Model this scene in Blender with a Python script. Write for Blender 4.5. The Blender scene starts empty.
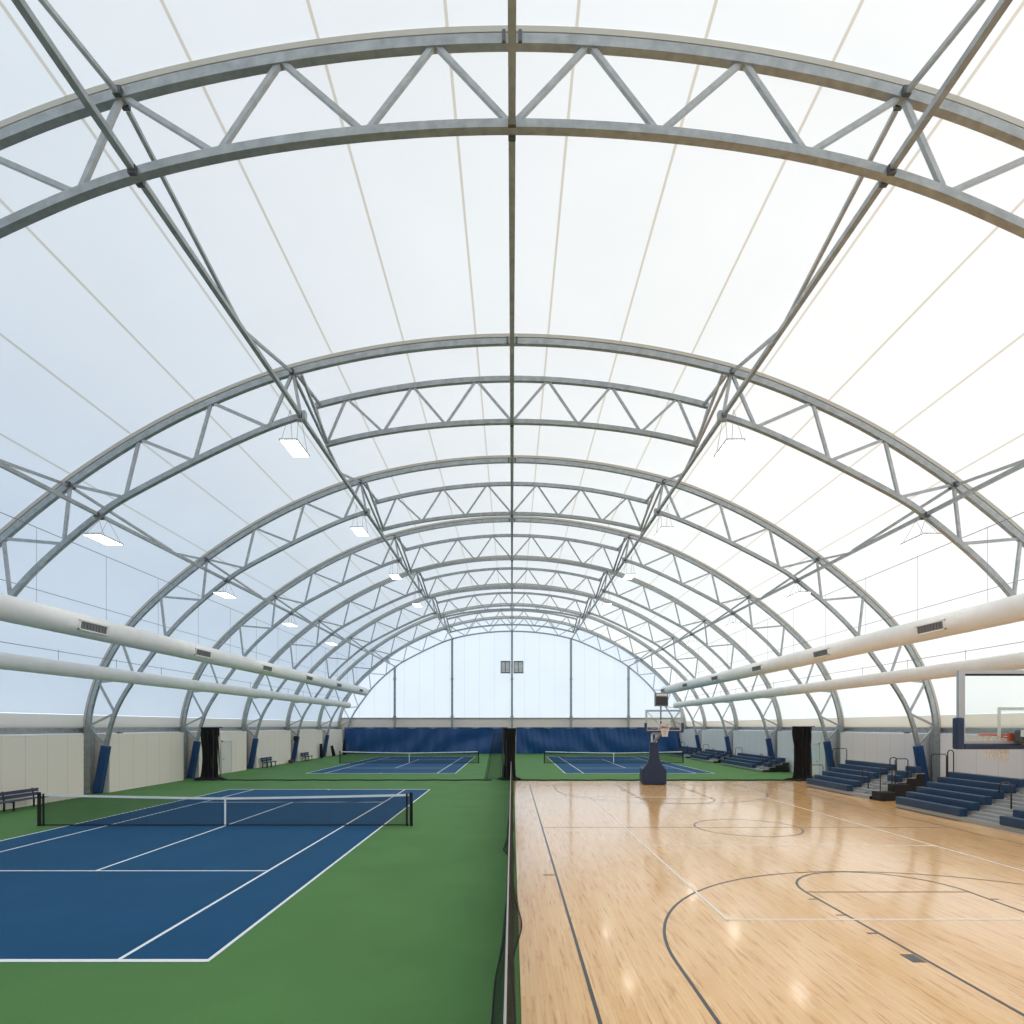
import bpy, math, random
from mathutils import Vector, Matrix
random.seed(7)
PI = math.pi
scn = bpy.context.scene
COL = scn.collection

# ------------------------------------------------------------------ helpers
class MB:
    """collects shapes; build() links them as ONE mesh object"""
    def __init__(s): s.v, s.f, s.uv = [], [], {}
    def add(s, vs, fs):
        b = len(s.v); s.v += [tuple(v) for v in vs]; s.f += [tuple(b+i for i in f) for f in fs]; return b
    def box(s, x0, x1, y0, y1, z0, z1):
        s.add([(x0,y0,z0),(x1,y0,z0),(x1,y1,z0),(x0,y1,z0),(x0,y0,z1),(x1,y0,z1),(x1,y1,z1),(x0,y1,z1)],
              [(0,3,2,1),(4,5,6,7),(0,1,5,4),(1,2,6,5),(2,3,7,6),(3,0,4,7)]); return s
    def bar(s, p, q, w, h=None, up=(0,1,0)):
        h = w if h is None else h
        p, q = Vector(p), Vector(q); d = (q-p).normalized(); u = Vector(up)
        if abs(d.dot(u)) > .98: u = Vector((1,0,0))
        a = d.cross(u).normalized(); b = a.cross(d).normalized()
        vs = []
        for c in (p, q):
            for i, j in ((-1,-1),(1,-1),(1,1),(-1,1)): vs.append(c + a*(i*w/2) + b*(j*h/2))
        s.add(vs, [(0,1,2,3),(7,6,5,4),(0,4,5,1),(1,5,6,2),(2,6,7,3),(3,7,4,0)]); return s
    def tube(s, pts, r, n=8, cap=True):
        pts = [Vector(p) for p in pts]; rings = []; prev = None
        for i, p in enumerate(pts):
            d = (pts[min(i+1,len(pts)-1)] - pts[max(i-1,0)]).normalized()
            if prev is None:
                u = Vector((0,0,1)) if abs(d.z) < .9 else Vector((1,0,0))
                a = d.cross(u).normalized()
            else:
                a = (prev - d*prev.dot(d)).normalized()
            prev = a; b = d.cross(a)
            rr = r[i] if isinstance(r, (list, tuple)) else r
            rings.append([p + a*math.cos(t)*rr + b*math.sin(t)*rr for t in [2*PI*k/n for k in range(n)]])
        fs = []
        for i in range(len(pts)-1):
            for k in range(n):
                k2 = (k+1) % n
                fs.append((i*n+k, i*n+k2, (i+1)*n+k2, (i+1)*n+k))
        if cap:
            fs.append(tuple(reversed(range(n)))); fs.append(tuple((len(pts)-1)*n+k for k in range(n)))
        s.add([v for r_ in rings for v in r_], fs); return s
    def sweep(s, pts, nrm, y0, y1, o0, o1):
        """rectangular bar along a planar (x,z) curve: y0..y1 wide, o0..o1 along the outward normal"""
        vs = []
        for (x, z), (nx, nz) in zip(pts, nrm):
            for y, o in ((y0,o0),(y1,o0),(y1,o1),(y0,o1)): vs.append((x+nx*o, y, z+nz*o))
        fs = []; n = len(pts)
        for i in range(n-1):
            for k in range(4):
                k2 = (k+1) % 4
                fs.append((i*4+k, (i+1)*4+k, (i+1)*4+k2, i*4+k2))
        fs.append((0,1,2,3)); fs.append(((n-1)*4+3,(n-1)*4+2,(n-1)*4+1,(n-1)*4))
        s.add(vs, fs); return s
    def prism(s, poly, y0, y1):
        """polygon of (x,z) extruded along y"""
        n = len(poly)
        vs = [(x,y0,z) for x,z in poly] + [(x,y1,z) for x,z in poly]
        fs = [tuple(range(n)), tuple(reversed(range(n,2*n)))]
        for i in range(n):
            j = (i+1) % n; fs.append((i, n+i, n+j, j))
        s.add(vs, fs); return s
    def lathe(s, prof, n=16, c=(0,0)):
        vs = []
        for r, z in prof:
            for k in range(n):
                t = 2*PI*k/n; vs.append((c[0]+r*math.cos(t), c[1]+r*math.sin(t), z))
        fs = []
        for i in range(len(prof)-1):
            for k in range(n):
                k2 = (k+1)%n; fs.append((i*n+k, i*n+k2, (i+1)*n+k2, (i+1)*n+k))
        fs.append(tuple(reversed(range(n)))); fs.append(tuple((len(prof)-1)*n+k for k in range(n)))
        s.add(vs, fs); return s
    def grid(s, fn, nu, nv, uvfn=None):
        b = len(s.v)
        for j in range(nv+1):
            for i in range(nu+1):
                s.v.append(tuple(fn(i/nu, j/nv)))
                if uvfn: s.uv[len(s.v)-1] = uvfn(i/nu, j/nv)
        for j in range(nv):
            for i in range(nu):
                a = b + j*(nu+1)+i
                s.f.append((a, a+1, a+nu+2, a+nu+1))
        return s
    def build(s, name, m, parent=None, smooth=False, bevel=0):
        me = bpy.data.meshes.new(name); me.from_pydata(s.v, [], s.f); me.update()
        if s.uv:
            uvl = me.uv_layers.new(name='UVMap')
            for lp in me.loops: uvl.data[lp.index].uv = s.uv.get(lp.vertex_index, (0,0))
        if smooth:
            for p in me.polygons: p.use_smooth = True
        me.materials.append(m)
        o = bpy.data.objects.new(name, me); COL.objects.link(o)
        if parent is not None: o.parent = parent
        if bevel:
            b = o.modifiers.new('Bevel', 'BEVEL'); b.width = bevel; b.segments = 2; b.limit_method = 'ANGLE'
        return o

def tag(o, label, cat, group=None):
    o['label'] = label; o['category'] = cat
    if group: o['group'] = group
    return o
def thing(name, label, cat, loc=(0,0,0), rot=0, group=None):
    o = bpy.data.objects.new(name, None); COL.objects.link(o)
    o.location = loc; o.rotation_euler = (0,0,rot); o.empty_display_size = .2
    return tag(o, label, cat, group)
def node_empty(name, parent, loc=(0,0,0)):
    o = bpy.data.objects.new(name, None); COL.objects.link(o); o.location = loc; o.parent = parent; return o
def struct(o, label=None):
    o['kind'] = 'structure'
    if label: o['label'] = label
    return o
def copy_part(o, parent):
    c = o.copy(); COL.objects.link(c); c.parent = parent; return c
def copy_tree(o, parent=None):
    c = o.copy(); COL.objects.link(c)
    if parent is not None: c.parent = parent
    for ch in list(o.children): copy_tree(ch, c)
    return c

# ------------------------------------------------------------------ materials
def mat(name, col, rough=.5, metal=0, spec=.5, noise=0, nscale=8, coat=0, bump=0, bscale=40):
    m = bpy.data.materials.new(name); m.use_nodes = True
    nt = m.node_tree; b = nt.nodes['Principled BSDF']
    b.inputs['Base Color'].default_value = (*col, 1); b.inputs['Roughness'].default_value = rough
    b.inputs['Metallic'].default_value = metal; b.inputs['Specular IOR Level'].default_value = spec
    b.inputs['Coat Weight'].default_value = coat
    tc = nt.nodes.new('ShaderNodeTexCoord')
    if noise:
        n = nt.nodes.new('ShaderNodeTexNoise'); n.inputs['Scale'].default_value = nscale; n.inputs['Detail'].default_value = 5
        r = nt.nodes.new('ShaderNodeMapRange'); r.inputs['From Min'].default_value = .3; r.inputs['From Max'].default_value = .7
        r.inputs['To Min'].default_value = 1-noise; r.inputs['To Max'].default_value = 1+noise
        mx = nt.nodes.new('ShaderNodeMix'); mx.data_type = 'RGBA'; mx.blend_type = 'MULTIPLY'; mx.inputs['Factor'].default_value = 1
        mx.inputs['A'].default_value = (*col,1)
        nt.links.new(tc.outputs['Object'], n.inputs['Vector']); nt.links.new(n.outputs['Fac'], r.inputs['Value'])
        nt.links.new(r.outputs['Result'], mx.inputs['B']); nt.links.new(mx.outputs['Result'], b.inputs['Base Color'])
    if bump:
        n = nt.nodes.new('ShaderNodeTexNoise'); n.inputs['Scale'].default_value = bscale; n.inputs['Detail'].default_value = 6
        bp = nt.nodes.new('ShaderNodeBump'); bp.inputs['Strength'].default_value = bump; bp.inputs['Distance'].default_value = .02
        nt.links.new(tc.outputs['Object'], n.inputs['Vector']); nt.links.new(n.outputs['Fac'], bp.inputs['Height']); nt.links.new(bp.outputs['Normal'], b.inputs['Normal'])
    return m
def mnode(nt, op, a, b=None, c=None):
    n = nt.nodes.new('ShaderNodeMath'); n.operation = op
    for i, x in enumerate((a, b, c)):
        if x is None: continue
        if isinstance(x, (int, float)): n.inputs[i].default_value = x
        else: nt.links.new(x, n.inputs[i])
    return n.outputs[0]
def stripes(nt, coord, period, width, phase=0.0):
    """1 inside thin stripes of the given width, repeated every period"""
    t = mnode(nt, 'ADD', coord, phase)
    t = mnode(nt, 'PINGPONG', t, period/2)
    return mnode(nt, 'LESS_THAN', t, width/2)

def fabric_mat(name, use_uv, period, phase, width, seam, trans, refl, fac):
    m = bpy.data.materials.new(name); m.use_nodes = True; nt = m.node_tree
    nt.nodes.remove(nt.nodes['Principled BSDF']); out = nt.nodes['Material Output']
    tc = nt.nodes.new('ShaderNodeTexCoord'); sp = nt.nodes.new('ShaderNodeSeparateXYZ')
    nt.links.new(tc.outputs['UV' if use_uv else 'Object'], sp.inputs[0])
    st = stripes(nt, sp.outputs[0], period, width, phase)
    if use_uv: st = mnode(nt, 'MULTIPLY', st, mnode(nt, 'LESS_THAN', mnode(nt, 'ABSOLUTE', sp.outputs[0]), 18.0))
    no = nt.nodes.new('ShaderNodeTexNoise'); no.inputs['Scale'].default_value = .25; no.inputs['Detail'].default_value = 4
    nt.links.new(tc.outputs['Object'], no.inputs['Vector'])
    mr = nt.nodes.new('ShaderNodeMapRange'); mr.inputs['To Min'].default_value = .94; mr.inputs['To Max'].default_value = 1.04
    nt.links.new(no.outputs['Fac'], mr.inputs['Value'])
    mx = nt.nodes.new('ShaderNodeMix'); mx.data_type = 'RGBA'; mx.inputs['A'].default_value = (*trans,1); mx.inputs['B'].default_value = (*seam,1)
    nt.links.new(st, mx.inputs['Factor'])
    mu = nt.nodes.new('ShaderNodeMix'); mu.data_type = 'RGBA'; mu.blend_type = 'MULTIPLY'; mu.inputs['Factor'].default_value = 1
    nt.links.new(mx.outputs['Result'], mu.inputs['A']); nt.links.new(mr.outputs['Result'], mu.inputs['B'])
    t = nt.nodes.new('ShaderNodeBsdfTranslucent'); nt.links.new(mu.outputs['Result'], t.inputs['Color'])
    d = nt.nodes.new('ShaderNodeBsdfDiffuse'); d.inputs['Color'].default_value = (*refl,1)
    ms = nt.nodes.new('ShaderNodeMixShader'); ms.inputs[0].default_value = fac
    nt.links.new(t.outputs[0], ms.inputs[1]); nt.links.new(d.outputs[0], ms.inputs[2]); nt.links.new(ms.outputs[0], out.inputs[0])
    return m
def net_mat(name, cell, thread, col):
    """knotted square mesh: cord where the grid lines run, open between them"""
    m = bpy.data.materials.new(name); m.use_nodes = True; nt = m.node_tree
    b = nt.nodes['Principled BSDF']; b.inputs['Base Color'].default_value = (*col,1); b.inputs['Roughness'].default_value = .9
    tc = nt.nodes.new('ShaderNodeTexCoord'); sp = nt.nodes.new('ShaderNodeSeparateXYZ'); nt.links.new(tc.outputs['UV'], sp.inputs[0])
    a = stripes(nt, sp.outputs[0], cell, thread); c = stripes(nt, sp.outputs[1], cell, thread)
    al = mnode(nt, 'MAXIMUM', a, c); nt.links.new(al, b.inputs['Alpha'])
    return m

FAB = fabric_mat('roof_membrane', True, 2.57, 1.285, .065, (.60,.55,.47), (.86,.87,.88), (.82,.82,.82), .42)
FABE = fabric_mat('gable_membrane', False, 1.9, .3, .03, (.62,.64,.66), (.93,.93,.93), (.86,.86,.87), .31)
STEEL = mat('galvanised_steel', (.37,.395,.40), .42, .5, .5, .16, 5)
STEELB = mat('galvanised_brace', (.42,.44,.445), .45, .45, .5, .14, 5)
BRACKET = mat('dark_bracket_steel', (.12,.125,.13), .5, .6)
KEDER = mat('fabric_track', (.55,.52,.45), .6)
BAND = fabric_mat('skirt_fabric', False, 50, 7, .01, (.5,.5,.5), (.80,.765,.70), (.82,.79,.74), .36)
BLUEPAD = mat('blue_vinyl_pad', (.012,.058,.185), .42)
NAVY = mat('navy_vinyl', (.018,.036,.085), .5)
GREEN = mat('green_acrylic', (.102,.232,.072), .75, 0, .12, .07, .5, 0, .15, 60)
COURT = mat('blue_acrylic', (.010,.082,.185), .7, 0, .12, .06, .6, 0, .15, 60)
WHITE = mat('white_line_paint', (.93,.94,.94), .6)
WLINE = mat('white_floor_tape', (.95,.90,.82), .35)
KLINE = mat('black_floor_paint', (.045,.048,.045), .3)
DUCT = mat('white_duct_sleeve', (.92,.91,.88), .6, 0, .3, .03, 2)
GRILLE = mat('grey_grille', (.22,.22,.22), .5, .3)
CURT = mat('blue_vinyl_curtain', (.010,.070,.235), .38)
BLACKM = mat('black_metal', (.012,.012,.013), .45, .2)
RUBBER = mat('black_rubber', (.015,.015,.016), .8)
BLACKNET = mat('black_netting', (.008,.008,.009), .9)
GREYNET = mat('charcoal_netting', (.05,.05,.045), .9)
ALU = mat('aluminium', (.52,.53,.53), .35, .7)
WHITEM = mat('white_enamel', (.78,.78,.76), .4)
ORANGE = mat('orange_enamel', (.70,.12,.04), .4)
CORD = mat('white_cord', (.80,.78,.74), .8)
PALECORD = mat('pale_rope', (.50,.46,.42), .8)
SEATB = mat('blue_bleacher_seat', (.012,.045,.105), .5)
TREAD = mat('grey_tread', (.36,.36,.35), .5, .1)
BENCHB = mat('slate_blue_bench', (.06,.065,.12), .5)
RAIL = mat('bronze_rail', (.06,.055,.05), .4, .5)
DOORM = mat('door_enamel', (.80,.765,.70), .5)
VENTM = mat('vent_louvre', (.20,.20,.18), .6)
WIRE = mat('thin_wire', (.30,.31,.32), .5, .5)
NETM = net_mat('tennis_netting', .036, .0072, (.012,.014,.016))
DIVM = net_mat('divider_netting', .05, .014, (.01,.01,.01))
DIVD = net_mat('divider_netting_doubled', .05, .028, (.01,.01,.01))
SCREEN = mat('dark_display', (.03,.03,.032), .25)

def emis(name, col, s):
    m = bpy.data.materials.new(name); m.use_nodes = True; b = m.node_tree.nodes['Principled BSDF']
    b.inputs['Base Color'].default_value = (.9,.9,.9,1)
    b.inputs['Emission Color'].default_value = (*col,1); b.inputs['Emission Strength'].default_value = s; return m
LED = emis('lit_led_panel', (1,.95,.86), 9.0)
def glass_mat(name, tint):
    m = bpy.data.materials.new(name); m.use_nodes = True; nt = m.node_tree
    nt.nodes.remove(nt.nodes['Principled BSDF']); out = nt.nodes['Material Output']
    t = nt.nodes.new('ShaderNodeBsdfTransparent'); t.inputs['Color'].default_value = (*tint,1)
    g = nt.nodes.new('ShaderNodeBsdfGlossy'); g.inputs['Roughness'].default_value = .02
    ms = nt.nodes.new('ShaderNodeMixShader'); ms.inputs[0].default_value = .05
    nt.links.new(t.outputs[0], ms.inputs[1]); nt.links.new(g.outputs[0], ms.inputs[2]); nt.links.new(ms.outputs[0], out.inputs[0]); return m
GLASS = glass_mat('clear_board_glass', (.95,.97,.955))

def wood_mat():
    m = bpy.data.materials.new('maple_strip_floor'); m.use_nodes = True; nt = m.node_tree; b = nt.nodes['Principled BSDF']
    tc = nt.nodes.new('ShaderNodeTexCoord'); sp = nt.nodes.new('ShaderNodeSeparateXYZ'); nt.links.new(tc.outputs['Object'], sp.inputs[0])
    cb = nt.nodes.new('ShaderNodeCombineXYZ'); nt.links.new(sp.outputs[1], cb.inputs[0]); nt.links.new(sp.outputs[0], cb.inputs[1])
    br = nt.nodes.new('ShaderNodeTexBrick'); nt.links.new(cb.outputs[0], br.inputs['Vector'])
    br.inputs['Color1'].default_value = (1.0,.63,.285,1); br.inputs['Color2'].default_value = (.92,.52,.21,1); br.inputs['Mortar'].default_value = (.80,.45,.19,1)
    br.inputs['Scale'].default_value = 1; br.inputs['Mortar Size'].default_value = .0025; br.inputs['Brick Width'].default_value = .95; br.inputs['Row Height'].default_value = .058
    br.offset = .37; br.offset_frequency = 3
    mp = nt.nodes.new('ShaderNodeMapping'); mp.inputs['Scale'].default_value = (13,.75,1); nt.links.new(tc.outputs['Object'], mp.inputs['Vector'])
    n = nt.nodes.new('ShaderNodeTexNoise'); n.inputs['Scale'].default_value = 1.3; n.inputs['Detail'].default_value = 7; n.inputs['Roughness'].default_value = .65
    nt.links.new(mp.outputs[0], n.inputs['Vector'])
    r = nt.nodes.new('ShaderNodeValToRGB'); r.color_ramp.elements[0].position = .34; r.color_ramp.elements[0].color = (.72,.56,.42,1)
    r.color_ramp.elements[1].position = .47; r.color_ramp.elements[1].color = (1.0,1.0,1.0,1)
    nt.links.new(n.outputs['Fac'], r.inputs[0])
    mx = nt.nodes.new('ShaderNodeMix'); mx.data_type = 'RGBA'; mx.blend_type = 'MULTIPLY'; mx.inputs['Factor'].default_value = 1
    nt.links.new(br.outputs['Color'], mx.inputs['A']); nt.links.new(r.outputs[0], mx.inputs['B']); nt.links.new(mx.outputs['Result'], b.inputs['Base Color'])
    n2 = nt.nodes.new('ShaderNodeTexNoise'); n2.inputs['Scale'].default_value = .6; n2.inputs['Detail'].default_value = 3; nt.links.new(tc.outputs['Object'], n2.inputs['Vector'])
    mr = nt.nodes.new('ShaderNodeMapRange'); mr.inputs['To Min'].default_value = .09; mr.inputs['To Max'].default_value = .17; nt.links.new(n2.outputs['Fac'], mr.inputs['Value'])
    nt.links.new(mr.outputs[0], b.inputs['Roughness']); b.inputs['Specular IOR Level'].default_value = .5; b.inputs['Coat Weight'].default_value = .15; b.inputs['Coat Roughness'].default_value = .07
    bp = nt.nodes.new('ShaderNodeBump'); bp.inputs['Strength'].default_value = .008; bp.inputs['Distance'].default_value = .02
    nt.links.new(n.outputs['Fac'], bp.inputs['Height']); nt.links.new(bp.outputs[0], b.inputs['Normal'])
    return m
WOOD = wood_mat()
def panel_mat(name, col, axis, period):
    """wall liner with faint upright joints"""
    m = mat(name, col, .6, 0, .3); nt = m.node_tree; b = nt.nodes['Principled BSDF']
    tc = nt.nodes.new('ShaderNodeTexCoord'); sp = nt.nodes.new('ShaderNodeSeparateXYZ'); nt.links.new(tc.outputs['Object'], sp.inputs[0])
    st = stripes(nt, sp.outputs[axis], period, .035)
    mx = nt.nodes.new('ShaderNodeMix'); mx.data_type = 'RGBA'; mx.inputs['A'].default_value = (*col,1); mx.inputs['B'].default_value = (*[c*.82 for c in col],1)
    nt.links.new(st, mx.inputs['Factor']); nt.links.new(mx.outputs['Result'], b.inputs['Base Color']); return m
LINER = panel_mat('liner_panels_beige_lit', (.96,.85,.75), 1, 1.22)  # beige liner, colour raised to carry the brighter light on the tennis wall
LINERG = panel_mat('liner_panels_grey_shaded', (.76,.765,.78), 1, 1.22)  # same liner, greyer: the shade on the basketball wall is in its colour

# ------------------------------------------------------------------ arch profile
def catmull(P, n=24):
    out = []
    for i in range(len(P)-1):
        p0 = P[i-1] if i else (-P[1][0], P[1][1]); p1, p2 = P[i], P[i+1]
        p3 = P[i+2] if i+2 < len(P) else (2*P[-1][0]-P[-2][0], 2*P[-1][1]-P[-2][1])
        for k in range(n):
            t = k/n
            out.append(tuple(.5*((2*b)+(-a+c)*t+(2*a-5*b+4*c-d)*t*t+(-a+3*b-3*c+d)*t**3) for a,b,c,d in zip(p0,p1,p2,p3)))
    out.append(P[-1]); return out
def resample(P, n):
    L = [0]
    for a, b in zip(P, P[1:]): L.append(L[-1]+math.dist(a,b))
    res = []; j = 0
    for i in range(n+1):
        s = L[-1]*i/n
        while j < len(L)-2 and L[j+1] < s: j += 1
        t = (s-L[j])/max(1e-9, L[j+1]-L[j]); res.append(tuple(a+(b-a)*t for a,b in zip(P[j],P[j+1])))
    return res, L[-1]
def smooth(P, it):
    P = list(P)
    for _ in range(it):
        Q = list(P); Q[0] = (0, (P[0][1]*2+P[1][1]*2)/4)
        for i in range(1, len(P)-1): Q[i] = tuple((a+2*b+c)/4 for a,b,c in zip(P[i-1],P[i],P[i+1]))
        Q[-1] = P[-1]; P = Q
    return P
OUT_P = [(0,17.08),(4,16.79),(7.8,16.0),(10.67,14.93),(13.15,13.67),(15.7,12.0),(18.1,10.05),(19.8,8.3),(20.85,6.6),(21.3,5.5),(21.65,4.3),(21.75,3.4)]
IN_P = [(0,15.4),(4,15.14),(7.48,14.45),(10.2,13.36),(13.43,11.72),(14.64,10.95),(17.3,8.6),(19.6,5.55),(20.4,4.15),(20.87,2.3),(21.3,0)]
NS = 90
OUTC, OL = resample(smooth(resample(catmull(OUT_P), 140)[0], 12), NS)
INC, IL = resample(smooth(resample(catmull(IN_P), 140)[0], 12), NS)
def at_s(C, L, s):
    t = max(0, min(1, s/L))*(len(C)-1); i = min(int(t), len(C)-2); t -= i
    return tuple(a+(b-a)*t for a,b in zip(C[i],C[i+1]))
def out_at(s): return at_s(OUTC, OL, s)
def s_at_z(C, L, z):
    for i in range(len(C)-1):
        if C[i+1][1] <= z: return L*(i + (C[i][1]-z)/(C[i][1]-C[i+1][1]))/(len(C)-1)
    return L
def s_at_x(C, L, x):
    for i in range(len(C)-1):
        if C[i+1][0] >= x: return L*(i + (x-C[i][0])/(C[i+1][0]-C[i][0]))/(len(C)-1)
    return L
def in_near(p):
    return min((at_s(INC, IL, IL*k/600) for k in range(601)), key=lambda q: math.dist(p,q))
def cut(C, L, s0, s1, n):
    return [at_s(C, L, s0+(s1-s0)*i/n) for i in range(n+1)]
def mirror(P): return [(-x,z) for x,z in reversed(P[1:])] + list(P)
def normals(P):
    N = []
    for i in range(len(P)):
        a, b = P[max(0,i-1)], P[min(len(P)-1,i+1)]; dx, dz = b[0]-a[0], b[1]-a[1]; l = math.hypot(dx,dz)
        nx, nz = -dz/l, dx/l
        N.append((nx,nz))
    return N
def flip_x(P): return [(-x,z) for x,z in reversed(P)]

FR = [11.85, 21.1, 30.55, 39.4, 48.4, 57.8, 67.2, 75.0]       # arch trusses, metres from the camera
OFF = [0, 2.25, 2.9, 3.1, 3.0, 3.0, 2.9, 0]                   # how far the centre truss is set back
ORD = ['first','second','third','fourth','fifth','sixth','seventh','eighth']
YB, YE = -8.0, 75.3
TOPN = [1.54,4.62,7.87,10.95,13.82,16.75,19.8,22.8]
S57 = s_at_z(OUTC, OL, 5.7)
TOPN = [s for s in TOPN if s < S57-1.2] + [S57, OL-.05]
TOPP = [out_at(s) for s in TOPN]
INP = [(0,15.4)] + [in_near(out_at((a+b)/2)) for a,b in zip(TOPN, TOPN[1:])]
PADTOP = at_s(INC, IL, s_at_z(INC, IL, 2.45))
PUR_IN, PUR_OUT = (7.48,14.45), TOPP[2]
LOW_IN, LOW_OUT = at_s(INC, IL, s_at_x(INC, IL, 14.64)), TOPP[5]

def brace(a, b, y, w=.095, trim=.07):
    A, B = Vector((a[0],y,a[1])), Vector((b[0],y,b[1])); d = (B-A).normalized()
    return MB().bar(A+d*trim, B-d*trim, w, w)

def make_arch(i):
    full = OFF[i] == 0
    lab = ['galvanised steel arch truss nearest the roof opening overhead, first of the row, all in one plane',
           'second steel arch truss, its centre truss hung between the purlins with long link struts',
           'third steel arch truss, feet in blue pads beside the near tennis court',
           'fourth steel arch truss, rising beside the gathered black nets',
           'fifth steel arch truss, one bay beyond the black nets',
           'sixth steel arch truss, with the small blue benches at its foot',
           'seventh steel arch truss, second from the gable wall',
           'eighth and last steel arch truss, set against the white gable wall'][i]
    if i == 0: lab = 'first steel arch truss, largest, crossing the top of the hall in one plane'
    t = thing('arch_truss', lab, 'roof truss', (0, FR[i], 0), 0, 'arch trusses')
    P = mirror(OUTC); N = normals(P)
    MB().sweep(P, N, -.08, .08, -.10, .10).build('top_chord', STEEL, t)
    MB().sweep(P, N, -.06, .06, .15, .27).build('fabric_rail', KEDER, t)
    webs = []
    if full:
        Q = mirror(INC); MB().sweep(Q, normals(Q), -.085, .085, -.085, .085).build('bottom_chord', STEEL, t)
        seq = [INP[0]]
        for k in range(len(TOPP)): seq += [TOPP[k]] + ([INP[k+1]] if k+1 < len(INP) else [])
        for a, b in zip(seq, seq[1:]): webs.append((a,b))
    else:
        s0 = s_at_x(INC, IL, 7.42)
        half = cut(INC, IL, s0, IL, 60); 
        for Q in (half, flip_x(half)): MB().sweep(Q, normals(Q), -.085, .085, -.085, .085).build('bottom_chord', STEEL, t)
        seq = [PUR_IN, TOPP[2]]
        for k in range(2, len(TOPP)): 
            if k > 2: seq.append(TOPP[k])
            if k+1 < len(INP): seq.append(INP[k+1])
        for a, b in zip(seq, seq[1:]): webs.append((a,b))
    webs.append((TOPP[-1], PADTOP))
    for a, b in webs:
        for sx in (1,-1):
            brace((a[0]*sx,a[1]), (b[0]*sx,b[1]), 0).build('web_brace', STEELB, t)
    if not full:
        dy = OFF[i]; c = node_empty('centre_truss', t, (0,dy,0))
        s1 = s_at_x(OUTC, OL, 7.7); Q = mirror(cut(OUTC, OL, 0, s1, 24)); MB().sweep(Q, normals(Q), -.08, .08, -.10, .09).build('upper_chord', STEEL, c)
        s2 = s_at_x(INC, IL, 7.32); Q = mirror(cut(INC, IL, 0, s2, 24)); MB().sweep(Q, normals(Q), -.08, .08, -.085, .085).build('lower_chord', STEEL, c)
        xs = [('i',0),('o',1.4),('i',2.6),('o',3.9),('i',5.05),('o',6.5),('i',7.28)]
        pt = [(at_s(INC, IL, s_at_x(INC,IL,x)) if k == 'i' else at_s(OUTC, OL, s_at_x(OUTC,OL,x))) if x else (0,15.4) for k, x in xs]
        for a, b in zip(pt, pt[1:]):
            for sx in (1,-1): brace((a[0]*sx,a[1]),(b[0]*sx,b[1]), 0, .085).build('web_brace', STEELB, c)
        eo, ei = out_at(s1), at_s(INC, IL, s2)
        for sx in (1,-1):
            for (a, b, xa, xe) in ((TOPP[2], eo, 7.60, 7.50), (TOPP[2], ei, 7.46, 7.20), (eo, ei, 7.68, 7.26)):
                y0 = dy if a is eo else 0
                MB().bar((xa*sx, y0, a[1]-.1), (xe*sx, dy, b[1]), .09, .09, (0,0,1) if y0 == 0 else (0,1,0)).build('link_strut', STEELB, t)
            MB().box(min(7.3*sx,7.62*sx), max(7.3*sx,7.62*sx), -.11,.11, 14.28,14.6).build('gusset_plate', STEEL, t)
    for sx in (-1,1): MB().box(sx*.16-.035,sx*.16+.035,-.13,-.08,16.96,17.19).build('crown_bolt_plate', BRACKET, t)
    # feet: column under the outer chord, padded leg under the inner chord
    for sx in (1,-1):
        m = MB(); m.box(21.72*sx-.17, 21.72*sx+.17, -.17, .17, 0, 3.45); m.box(21.72*sx-.26, 21.72*sx+.26, -.26,.26, 0, .04)
        m.build('base_column', STEEL, t)
        p0, p1 = Vector((21.28*sx,0,0.02)), Vector((PADTOP[0]*sx,0,PADTOP[1]))
        MB().bar(p0, p1, .36, .36).build('leg_pad', BLUEPAD, t, False, .05)
    # bolted brackets where the purlins land
    nodes = [(0,15.4,OFF[i])] + [(p[0]*sx,p[1],0) for p in (PUR_IN, PUR_OUT, LOW_IN, LOW_OUT) for sx in (1,-1)]
    for x, z, yo in nodes:
        for s_ in (-1,1):
            MB().box(x-.075,x+.075,yo+s_*.13-.04,yo+s_*.13+.04,z-.12,z+.05).build('purlin_bracket', BRACKET, t)
    return t
for i in range(8): make_arch(i)

# ------------------------------------------------------------------ purlins
def side(sx): return 'tennis side' if sx < 0 else 'basketball side'
ends = [2.4] + FR
for j in range(8):
    y0, y1 = ends[j]+.18, ends[j+1]-.18
    bay = ('before the first arch truss' if j == 0 else 'between the %s and %s arch trusses' % (ORD[j-1], ORD[j]))
    ya, yb = y0 + (OFF[j-1] if j else 0), y1 + OFF[j]
    tag(MB().box(-.07,.07,ya,yb,15.26,15.47).build('ridge_purlin', STEEL), 'straight steel ridge purlin along the crown, ' + bay, 'purlin', 'roof purlins')
    for nm, lo, hi, word in (('upper', PUR_IN, PUR_OUT, 'upper'), ('lower', LOW_IN, LOW_OUT, 'lower')):
        for sx in (1,-1):
            t = thing('purlin', '%s steel purlin, %s, %s' % (word, side(sx), bay), 'purlin', (lo[0]*sx, y0, lo[1]), 0, 'roof purlins')
            L = y1-y0; w = .125 if nm == 'upper' else .115
            MB().bar((0,0,0),(0,L,0), w, w, (0,0,1)).build('tube', STEEL, t)
            dx, dz = (hi[0]-lo[0])*sx, hi[1]-lo[1]
            for ya in (0.02, L-.02):
                MB().bar((dx,ya,dz-.08),(0,L/2 + (-.25 if ya < 1 else .25), .06), .085, .085, (0,0,1)).build('brace', STEELB, t)

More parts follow.
